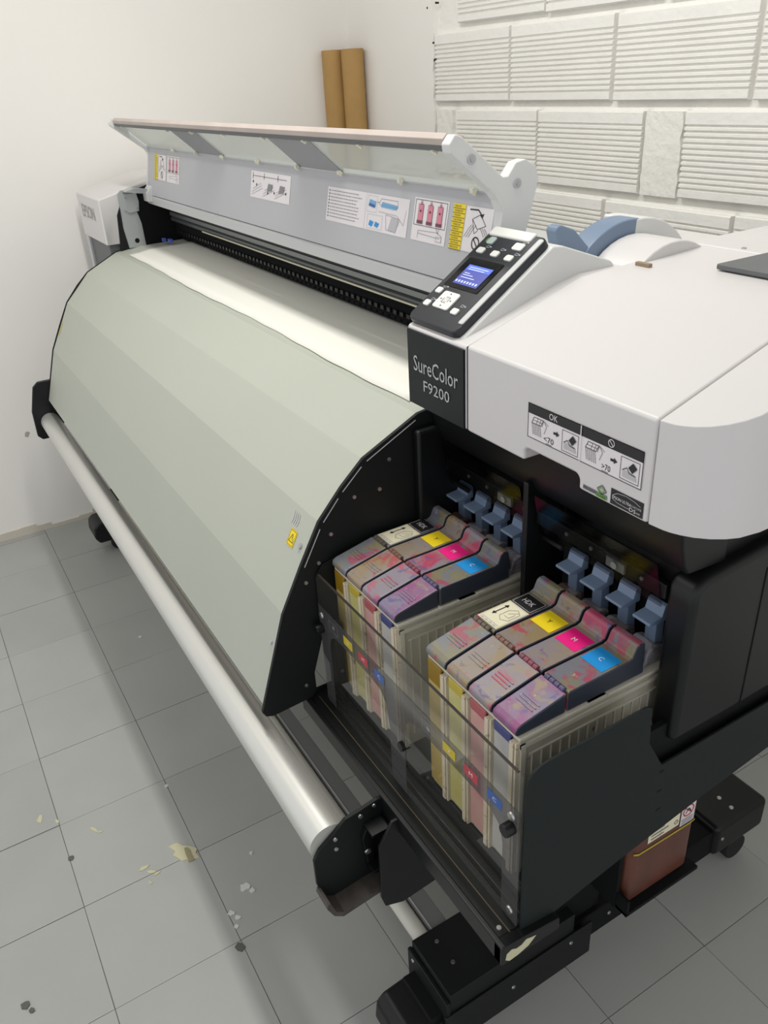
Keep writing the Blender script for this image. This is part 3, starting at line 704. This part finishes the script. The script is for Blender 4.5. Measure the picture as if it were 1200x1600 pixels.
s.text('w', 'EPSON ULTRA', .003, .0075, .030, .0110, 2).text('s', 'CHROME', .030, .0078, .0445, .0105, 2).text('w', 'DS', .028, .0022, .037, .0065, 2).text('w', 'INK', .038, .0028, .043, .0045, 2)
s.line('s', [(.003, .011), (.010, .0155), (.022, .0170), (.034, .0155), (.043, .0125)], .0006, 2).line('s', [(.003, .0072), (.010, .0045), (.022, .0038), (.028, .0042)], .0006, 2)
s.build('ink_logo', fr, 'small black ink logo plate')
obj('finger_recess', MB().box(-.705, -.597, .655, .668, 1.09, 1.115), BLACKR, fr, smooth=False)
# deck behind, lever and hump
dk = obj('rear_deck', MB().box(-.83, -.425, 1.0, 1.28, 1.16, 1.282), WHITE, P, bev=.004, label='flat white rear deck')
def arc(cy, cz, r0, r1, a0, a1, n=14):
    o_ = [(cy+r1*math.cos(math.radians(a0+(a1-a0)*i/n)), cz+r1*math.sin(math.radians(a0+(a1-a0)*i/n))) for i in range(n+1)]
    i_ = [(cy+r0*math.cos(math.radians(a1-(a1-a0)*i/n)), cz+r0*math.sin(math.radians(a1-(a1-a0)*i/n))) for i in range(n+1)]
    return o_+i_
HC = (.945, 1.188)
obj('lever_housing', MB().prism([(HC[0]+.106*math.cos(math.radians(a)), HC[1]+.106*math.sin(math.radians(a))) for a in range(15, 150, 9)], 'x', -.885, -.80), WHITE, P, bev=.003, label='rounded white lever housing')
obj('lever_housing', MB().prism([(HC[0]+.02+.125*math.cos(math.radians(a)), HC[1]+.125*math.sin(math.radians(a))) for a in range(15, 98, 8)]+[(HC[0], HC[1])], 'x', -.955, -.886), WHITE2, P, bev=.003)
lv = obj('media_lever', MB().prism(arc(HC[0], HC[1], .100, .126, 78, 146), 'x', -.930, -.887), BLUE, P, bev=.003, label='blue grey curved lever')
obj('lever_tab', MB().prism([(.801, 1.314), (.804, 1.320), (.812, 1.322), (.838, 1.312), (.876, 1.275), (.868, 1.264), (.845, 1.260), (.812, 1.274)], 'x', -.912, -.890), BLUE, lv, bev=.003)
obj('deck_marker', MB().box(-.800, -.775, .865, .872, 1.272, 1.2775), mat('brown_tab', (146, 128, 104), .6), P, bev=.001)
obj('dark_rear_panel', MB().box(-.70, -.43, .905, 1.25, 1.276, 1.2835), DGREY, P, bev=.002, label='dark grey flat panel on the rear deck')
screw(dk, (-.74, 1.01, 1.282), (0, 0, 1), .004)

# ---- black body of the right unit, with the ink bay opening
lb = obj('lower_body', MB().box(-.972, -.492, .716, 1.25, .80, 1.10), BLACK2, P, bev=.002, label='black lower body')
obj('bay_top_beam', MB().prism([(.634, 1.0935), (.642, 1.05), (.650, 1.024), (.658, 1.012), (.72, 1.008), (.72, 1.0935)], 'x', -.972, -.488), BLACK2, lb, bev=.003)
obj('bay_column', MB().prism([(.606, .76), (.606, 1.04), (.72, 1.04), (.72, .76)], 'x', -.974, -.958), BLACK2, lb, bev=.006, seg=4)
cpts = [(.655, .772), (.655, .975)]+[(.683-.028*math.cos(math.radians(t)), .985+.022*math.sin(math.radians(t))) for t in range(10, 91, 16)]+[(.80, 1.018), (.92, 1.03), (1.25, 1.035), (1.25, .772)]
obj('side_body_panel', MB().prism(cpts, 'x', -.513, -.4735), BLACK2, lb, bev=.010, seg=4, label='black side of the body with rounded front column')
obj('body_side_seam', MB().box(-.4738, -.4728, .7795, .7815, .774, .985), GAPM if False else BLACKR, lb, smooth=False)
obj('inner_plate', MB().box(-.492, -.484, .615, 1.22, .655, .80), BLACKR, lb, smooth=False)
dv = obj('bay_divider', MB().box(-.752, -.742, .640, .71, .76, 1.03), BLACK2, lb, bev=.002)
for (a, b) in ((-.955, -.755), (-.739, -.513)):
    o_ = obj('bay_rail', MB().box(a, b, .655, .664, .966, .986), BLACK2, lb, bev=.0015)
    obj('clear_flap', MB().prism([(.640, 1.018), (.643, 1.018), (.657, .955), (.654, .955)], 'x', a+.01, b-.004), DARKCLEAR, lb, smooth=False)
    for k in range(3): screw(o_, (a+(.060, .105, .190)[k], .655, .977), (0, -1, 0), .0032)
    obj('rail_clip', MB().box(a+.135, a+.165, .651, .656, .970, .984).cyl((a+.150, .652, .977), (a+.150, .648, .977), .005, 10), mat('clip_grey', (110, 112, 108), .5), o_)
    for k in range(7): obj('bay_slat', MB().box(a+.012+.028*k, a+.030+.028*k, .697, .706, .80, .955), BLACK, lb, bev=.001, smooth=False)
    obj('bay_box', MB().box(a+.002, a+.03, .692, .705, .93, .965), BLACK, lb, bev=.002)
    obj('latch_bar', MB().cyl((a-.002, .672, .937), (a+.036, .672, .937), .004, 10), BLACK2, lb)

# ---- ink tray, side panels, clear shield
PT = .0465
tr = obj('ink_tray', MB().prism([(.392, .578), (.392, .600), (.445, .603), (.449, .6255), (.715, .6255), (.715, .621), (.584, .616), (.50, .604), (.455, .597), (.44, .578)], 'x', -1.000, -.477), BLACK, P, bev=.002, label='black sheet metal ink tray')
obj('tray_lip', MB().box(-1.000, -.462, .384, .392, .572, .604), BLACK2, tr, bev=.002)
obj('tray_lip', MB().prism([(.384, .572), (.384, .604), (.42, .600), (.475, .592), (.475, .572)], 'x', -.477, -.461), BLACK2, tr, bev=.002)
obj('tray_lip', MB().box(-1.004, -.998, .384, .455, .572, .606), BLACK2, tr, bev=.002)
obj('tray_step', MB().box(-.985, -.480, .427, .440, .600, .612), BLACK2, tr, bev=.002)
obj('bright_edge', MB().box(-.985, -.475, .4075, .4083, .600, .6012), mat('edge_brown', (120, 104, 80), .5), tr, smooth=False)  # thin brown line, paler than the black tray
pts = [(.3915+i*.0075, .590+.003*math.sin(i*1.9)+.0005*i) for i in range(7)]+[(.425, .580), (.410, .5755), (.396, .574), (.390, .580)]
obj('chipped_corner', MB().prism(pts, 'x', -.4612, -.4606), CHIP, tr, smooth=False, label='bare chipped patch')
screw(tr, (-.487, .400, .6003), (0, 0, 1), .004); 
sidep = [(.421, .60), (.421, .838), (.424, .849), (.430, .856), (.440, .861), (.452, .862), (.598, .862), (.606, .858), (.608, .85), (.611, .80), (.640, .7475), (1.22, .7475), (1.22, .66), (.87, .652), (.74, .636), (.584, .612), (.477, .592), (.43, .585)]
sp = obj('side_panel', MB().prism(sidep, 'x', -.475, -.4715), mat('side_panel_black', (27, 33, 33), .6, bump=.08, bscale=900, bdist=.0002, spec=.25), P, smooth=False, bev=.0008, label='black side panel with a long rear skirt')
for (y, z) in ((.6405, .735), (.642, .70), (.645, .665)):
    obj('slot', MB().box(-.472, -.4713, y-.004, y+.004, z, z+.003), BLACKR, sp, smooth=False)
obj('side_panel', MB().prism([(.421, .60), (.421, .838), (.424, .849), (.434, .860), (.46, .866), (.60, .868), (.60, .60)], 'x', -.9745, -.9715), BLACK, P, smooth=False)
obj('front_post', MB().box(-.970, -.945, .428, .445, .60, .76), BLACK2, tr, bev=.002)
shp = rrect(-.9705, .603, -.4755, .853, .010)
shd = obj('clear_shield', MB().prism(shp, 'y', .4185, .4210), CLEAR, P, smooth=False, label='clear acrylic shield in front of the ink tanks')
band = [(-.970, .796), (-.925, .796), (-.476, .796), (-.476, .603), (-.506, .603), (-.506, .72), (-.512, .745), (-.530, .757), (-.560, .760), (-.68, .760), (-.705, .755), (-.718, .74), (-.722, .70), (-.722, .603), (-.762, .603), (-.762, .70),
        (-.768, .74), (-.782, .755), (-.81, .760), (-.915, .760), (-.932, .752), (-.940, .735), (-.940, .603), (-.970, .603)]
bn = obj('grey_band', MB().prism(band, 'y', .4176, .4183), SMOKE, shd, smooth=False, label='smoky printed band')
s = Print((0, .4174, 0), (1, 0, 0), (0, 0, 1), .0003)
for base in (-.919, -.658):
    s = Print((0, .4174, 0), (1, 0, 0), (0, 0, 1), .0003)
    for k, (c, t) in enumerate((('k', 'HDK'), ('yd', 'Y'), ('md', 'M'), ('cd', 'C'))):
        x = base+PT*k*.98
        if c == 'k': s.frame('g', x-.015, .769, x+.013, .787, .0006)
        else: s.rect(c, x-.014, .7705, x+.013, .7865, 1)
        s.text('w' if c != 'k' else 's', t, x-.004, .7755, x+.003, .7815, 2)
    s.build('colour_labels', bn, 'K, Y, M and C colour patches')
obj('top_edge', MB().box(-.962, -.484, .4180, .4215, .8525, .8536), mat('acrylic_edge', (52, 46, 40), .3), shd, smooth=False)
for (x, z) in ((-.962, .754), (-.490, .764)):
    obj('thumb_knob', MB().cyl((x, .4185, z), (x, .405, z), .0085, 10), BLACK2, shd, bev=.001)
for (x, z) in ((-.962, .778), (-.492, .779), (-.49, .618)):
    screw(shd, (x, .4175, z), (0, -1, 0), .0065)
obj('thumb_knob', MB().cyl((-.727, .4185, .694), (-.727, .412, .694), .0075, 10), BLACK2, shd, bev=.001)
obj('thumb_knob', MB().cyl((-.487, .423, .645), (-.487, .44, .645), .008, 12), BLACK2, tr, bev=.001)

# ---- locking levers behind the tanks
for bx in (-.943, -.683):
    for k in range(4):
        x = bx+PT*k*1.0
        lv_ = obj('locking_lever', MB().prism([(.655, .917), (.655, .921), (.676, .923), (.680, .937), (.685, .939), (.689, .934), (.689, .916), (.670, .914)], 'x', x-.0140, x+.0140), BLUE2, P, bev=.0012, smooth=False)
        obj('lever_stem', MB().prism([(.676, .84), (.674, .918), (.688, .918), (.692, .84)], 'x', x-.0085, x+.0085), BLUE2, lv_, bev=.001, smooth=False)

# ---- stand: media bar, brackets, beams, feet
bar = obj('media_bar', MB().cyl((-2.76, .299, .556), (-.748, .299, .556), .0308, 48), ALU, P, label='thick satin aluminium roller bar')
bl = obj('bar_bracket', MB().prism([(.262, .50), (.248, .515), (.25, .60), (.272, .68), (.29, .695), (.36, .695), (.36, .56), (.30, .50)], 'x', -2.775, -2.762), BLACK2, P, bev=.003)
BX = -.745
brk = [(.378, .598), (.345, .592), (.325, .590), (.306, .574), (.280, .555), (.270, .538), (.270, .488), (.278, .462), (.292, .446), (.375, .452), (.40, .47), (.40, .595)]
rb = obj('bar_bracket', MB().prism(brk, 'x', BX-.003, BX+.003), BLACK, P, bev=.001, smooth=False, label='black bracket at the near end of the roller bar')
obj('bracket_lip', MB().prism([(.270, .482), (.268, .474), (.278, .452), (.292, .441), (.372, .450), (.372, .456), (.294, .449), (.282, .458), (.274, .482)], 'x', BX, BX+.036), mat('rusty_black', (66, 60, 56), .5, var=.3, vscale=40), rb, smooth=False)
obj('bracket_box', MB().prism([(.349, .455), (.352, .56), (.375, .598), (.47, .598), (.47, .44), (.455, .428), (.385, .420), (.355, .432)], 'x', BX+.045, BX+.050), BLACK2, rb, bev=.001, seg=3)
obj('bracket_box', MB().prism([(.385, .425), (.385, .595), (.47, .595), (.47, .44), (.455, .432)], 'x', BX+.003, BX+.045), BLACK2, rb, bev=.004)
obj('hook_arm', MB().prism([(.345, .545), (.352, .56), (.362, .555), (.362, .475), (.352, .47)], 'x', BX+.003, BX+.012), BLACK2, rb, bev=.001)
obj('hook_arm', MB().box(BX+.003, BX+.030, .350, .385, .484, .490), BLACK2, rb, bev=.001)
obj('hook_arm', MB().box(BX+.003, BX+.030, .352, .385, .560, .565), BLACK2, rb, bev=.001)
for (y, z, r) in ((.349, .582, .0042), (.306, .562, .0038), (.306, .542, .0038), (.352, .515, .0055), (.372, .590, .0035), (.36, .448, .003)):
    screw(rb, (BX+.003 if r != .0055 else BX+.012, y, z), (1, 0, 0), r)
obj('front_rod', MB().cyl((-2.93, .456, .188), (-.745, .456, .188), .0145, 24), ROD, P, label='thin pale rod of the stand')
cb = obj('cross_beam', MB().box(-2.93, -.745, .472, .508, .12, .198), mat('beam_grey', (112, 112, 110), .5), P, bev=.002)
obj('cross_beam', MB().box(-2.93, -.745, .4745, .4765, .198, .1988), LGREY, cb, smooth=False)
def foot(x, name_label):
    f = obj('stand_foot', MB().box(x-.045, x+.045, .40, 1.24, .085, .150), BLACKR, P, bev=.004, label=name_label)
    obj('foot_block', MB().box(x-.060, x+.056, .432, .70, .10, .205), BLACK, f, bev=.002)
    obj('foot_flange', MB().box(x-.062, x+.058, .424, .432, .105, .190), BLACK, f, bev=.002)
    obj('foot_flange', MB().box(x+.056, x+.061, .42, .74, .075, .160), BLACK, f, bev=.002)
    obj('foot_nose', MB().prism([(.36, .05), (.345, .075), (.35, .115), (.365, .128), (.43, .135), (.43, .05)], 'x', x-.055, x+.052), BLACK2, f, bev=.008, seg=3)
    obj('foot_tail', MB().box(x-.060, x+.055, 1.08, 1.235, .085, .165), BLACK2, f, bev=.012, seg=3)
    obj('upright', MB().box(x-.035, x+.035, .60, .78, .15, .60), BLACKR, f, bev=.003)
    for (dx, y, z) in ((-.035, .468, .205), (.010, .470, .205)): screw(f, (x+dx, y, z), (0, 0, 1), .0042)
    for (y, z) in ((.45, .10), (.56, .125), (.69, .14), (.80, .12), (1.10, .13)): screw(f, (x+.061 if y < .75 else x+.055 if y > 1 else x+.045, y, z), (1, 0, 0), .0042)
    for (dx, y) in ((.0, 1.15), (.03, 1.15), (.02, 1.02)): screw(f, (x+dx, y, .165 if y > 1.05 else .15), (0, 0, 1), .005)
    for (dx, z) in ((-.045, .175), (.04, .12)): screw(f, (x+dx, .424, z), (0, -1, 0), .0042)
    for y in (.43, 1.185):
        for dx in (-.034, .028):
            c = obj('caster', MB().cyl((x+dx-.010, y, .030), (x+dx+.010, y, .030), .030, 24), RUBBER, f, bev=.003)
        obj('caster_fork', MB().box(x-.018, x+.012, y-.014, y+.014, .03, .09), BLACK2, f, bev=.002)
foot(-.700, 'black stand foot at the near end'); foot(-2.83, 'black stand foot by the left wall')

# ================================================================== INK TANKS
W_ = .0438
def make_tank(kind, loc, label, group):
    root = empty('ink_tank', loc, label, 'ink tank', group, local=True)
    h = W_/2; z0 = -.230
    body = MB().box(-h, h, .003, .255, z0, -.004)
    b = obj('tank_body', body, TANK, root, bev=.001, smooth=False)
    # ribbed wall facing +x
    rb_ = MB(); rb_.box(h, h+.0022, .003, .25, -.020, -.014); rb_.box(h, h+.0026, .003, .010, z0, -.014)
    n = 15
    for i in range(n): yy = .020+i*.0145; rb_.box(h, h+.0020, yy, yy+.0014, z0+.02, -.036)
    rb_.box(h, h+.002, .016, .225, -.036, -.0335)
    obj('side_ribs', rb_, mat('tank_rib', (196, 192, 176), .45), root, smooth=False)
    rm = MB().box(-h, h+.003, .0, .105, -.006, -.0015).box(-h, h+.003, .135, .255, -.006, -.0015).box(-h, h+.001, .10, .14, -.009, -.004)
    obj('rim', rm, mat('tank_rim', (200, 196, 182), .45), root, bev=.0006, smooth=False)
    # front window and strip
    obj('front_window', MB().box(-h+.001, h-.0125, -.0012, .004, z0+.01, -.010), TANKF[kind], root, bev=.001, smooth=False)
    obj('wet_film', MB().box(-h+.001, h-.0125, -.0018, .004, {'K': -.040, 'Y': -.022, 'M': -.022, 'C': -.020}[kind], -.006), TANKTOP[kind], root, bev=.0015, smooth=False)
    obj('front_strip', MB().box(h-.0115, h-.0045, -.004, .004, z0, -.012).box(h-.003, h, -.003, .004, z0, -.010), STRIP, root, bev=.0006, smooth=False)
    # lid: front flap, hinge, rear part and raised knob
    flap = [(-.002, .000), (-.004, .006), (-.003, .012), (.004, .0155), (.070, .029), (.070, .0)]
    lid = obj('lid_flap', MB().prism(flap, 'x', -h, h), [LIDM[kind], SIDE], root, smooth=False, bev=.0025, seg=3)
    rear = [(.073, .0), (.073, .0293), (.168, .0305), (.174, .033), (.179, .045), (.183, .0485), (.191, .0485), (.194, .045), (.195, .020), (.196, .0)]
    lr = obj('lid_rear', MB().prism(rear, 'x', -h, h), [LIDM[kind if kind != 'C' else 'K'], SIDE], root, smooth=False, bev=.0025, seg=3)
    for o_ in (lid, lr):
        for p in o_.data.polygons:
            if abs(p.normal.x) > .9: p.material_index = 1
    hg = MB()
    for k in range(4): hg.cyl((-h+.006+k*.0082, .0715, .0287), (-h+.0133+k*.0082, .0715, .0287), .0040, 10)
    obj('hinge', hg, HOUS_[kind], root, bev=.0006)
    # ridges pressed into the flap
    rg = MB(); import math as _m
    for yy in (.024, .029, .034):
        zz = .0155+(yy-.004)*.2045
        rg.prism([(yy, zz-.001), (yy, zz+.0012), (yy+.0018, zz+.0016), (yy+.0018, zz-.001)], 'x', -.013, .015)
    obj('flap_ridges', rg, LIDM[kind], root, smooth=False)
    # slider behind the knob
    obj('slider', MB().prism([(.196, .0), (.196, .006), (.204, .008), (.207, .022), (.222, .026), (.234, .022), (.238, 0)], 'x', -h+.003, h-.006), stain_mat('slider_'+kind, (150, 148, 156) if kind != 'K' else (96, 74, 64), [((70, 56, 52), 20, .48, .1, .7), ((150, 150, 156), 30, .56, .05, .5)]), root, bev=.002, smooth=False)
    # stickers on the sloping rear lid
    sl = Vector((0, .095, .0012)).normalized()
    s = Print((0, .073, .0293), (1, 0, 0), sl, .0004)
    if kind == 'K':
        s.rect('cr', -.0195, .005, .0195, .060).frame('lg', -.018, .0065, .018, .0585, .0004)
        s.line('k', [(-.011, .026), (-.011, .048)], .0016); s.poly('k', [(-.0145, .046), (-.0075, .046), (-.011, .052)], 2); s.poly('k', [(-.0145, .028), (-.0075, .028), (-.011, .022)], 2)
        s.line('g', [(-.002, .028), (.006, .022), (.015, .028), (.015, .048), (.006, .053), (-.002, .044), (-.002, .028)], .0006).line('g', [(.002, .032), (.011, .032), (.011, .044)], .0006).line('g', [(.003, .038), (.012, .050)], .0006)
        for k in range(4): s.rect('lg', -.015+.008*k, .007, -.010+.008*k, .009, 2)
        s.rect('lg', -.016, .0105, .016, .0115, 2)
        s.rect('k', -.0195, .0605, .0195, .092).frame('w', -.018, .062, .018, .0905, .0005, 2).text('w', 'HDK', -.010, .0715, .010, .0805, 3)
        s.build('tank_label', root, 'cream and black HDK label')
    else:
        c = {'Y': 'y', 'M': 'm', 'C': 'c'}[kind]
        s.rect(c, -.0180, .054, .0180, .088).text('k' if kind == 'Y' else 'w', kind, -.003, .0675, .003, .0745, 2)
        s.build('tank_label', root, {'Y': 'yellow Y label', 'M': 'magenta M label', 'C': 'cyan C label'}[kind])
    return root
side_word = {0: ('left set by the curved dryer', 0), 1: ('right set by the side panel', 0)}
desc = {'K': 'grey ink tank, black HDK label', 'Y': 'ink tank, yellow Y label', 'M': 'ink tank, magenta M label', 'C': 'violet ink tank, cyan C label'}
for si, bx in ((0, -.9435), (1, -.6835)):
    for k, kind in enumerate('KYMC'):
        loc = (bx+PT*k, .450, .8565)
        make_tank(kind, loc, desc[kind]+', '+side_word[si][0], 'ink tanks on the tray')

# ================================================================== WASTE INK BOTTLE
WB = empty('waste_ink_bottle', (-.63, .822, .27), 'reddish brown plastic waste ink bottle with white labels, hanging under the skirt', 'bottle')
bt = obj('bottle_body', MB().prism(rrect(-.700, .746, -.580, .898, .015), 'z', .272, .55), BOTTLE, WB, bev=.004)
obj('bottle_neck', MB().cyl((-.64, .822, .55), (-.64, .822, .60), .022, 20), BLACK2, WB)
s = Print((-.5797, .752, .27), (0, 1, 0), (0, 0, 1), .0006)
s.poly('yd', [(-.002, .120), (.01, .113), (.13, .110), (.142, .113), (.142, .116), (.13, .114), (.01, .117), (-.002, .124)], 1); s.build('level_band', WB, 'yellow band')
s = Print((-.5797, .752, .27), (0, 1, 0), (0, 0, 1), .0006)
s.rect('cr', .028, .128, .100, .178).rect('w', .103, .119, .137, .178).frame('g', .103, .119, .137, .178, .0006).ring('r', .120, .150, .012, .0022).line('r', [(.112, .158), (.128, .142)], .002).line('k', [(.114, .145), (.120, .155), (.126, .146)], .002)
for i in range(3): s.rect('g', .106, .1225+.0045*i, .133, .124+.0045*i, 2)
for i in range(4): s.rect('g', .034, .133+.008*i, .034+.03+.01*(i % 2), .1355+.008*i, 2)
s.ring('k', .092, .139, .004, .0012).rect('g', .056, .128, .0565, .178, 2)
s.build('bottle_label', WB, 'white warning labels')
hd = obj('bottle_holder', MB().box(-.71, -.566, .735, .908, .262, .270).box(-.71, -.566, .735, .741, .262, .30), BLACKR, P, bev=.001)
obj('bottle_holder', MB().box(-.71, -.704, .735, .908, .262, .62), BLACKR, hd, smooth=False)
obj('bottle_holder', MB().box(-.71, -.590, .732, .740, .262, .62), BLACKR, hd, smooth=False)

for o in bpy.data.objects:
    if '_local' in o: del o['_local']
    if o.type == 'MESH' and o.parent is None and 'kind' not in o and 'label' not in o: print('UNTAGGED', o.name)
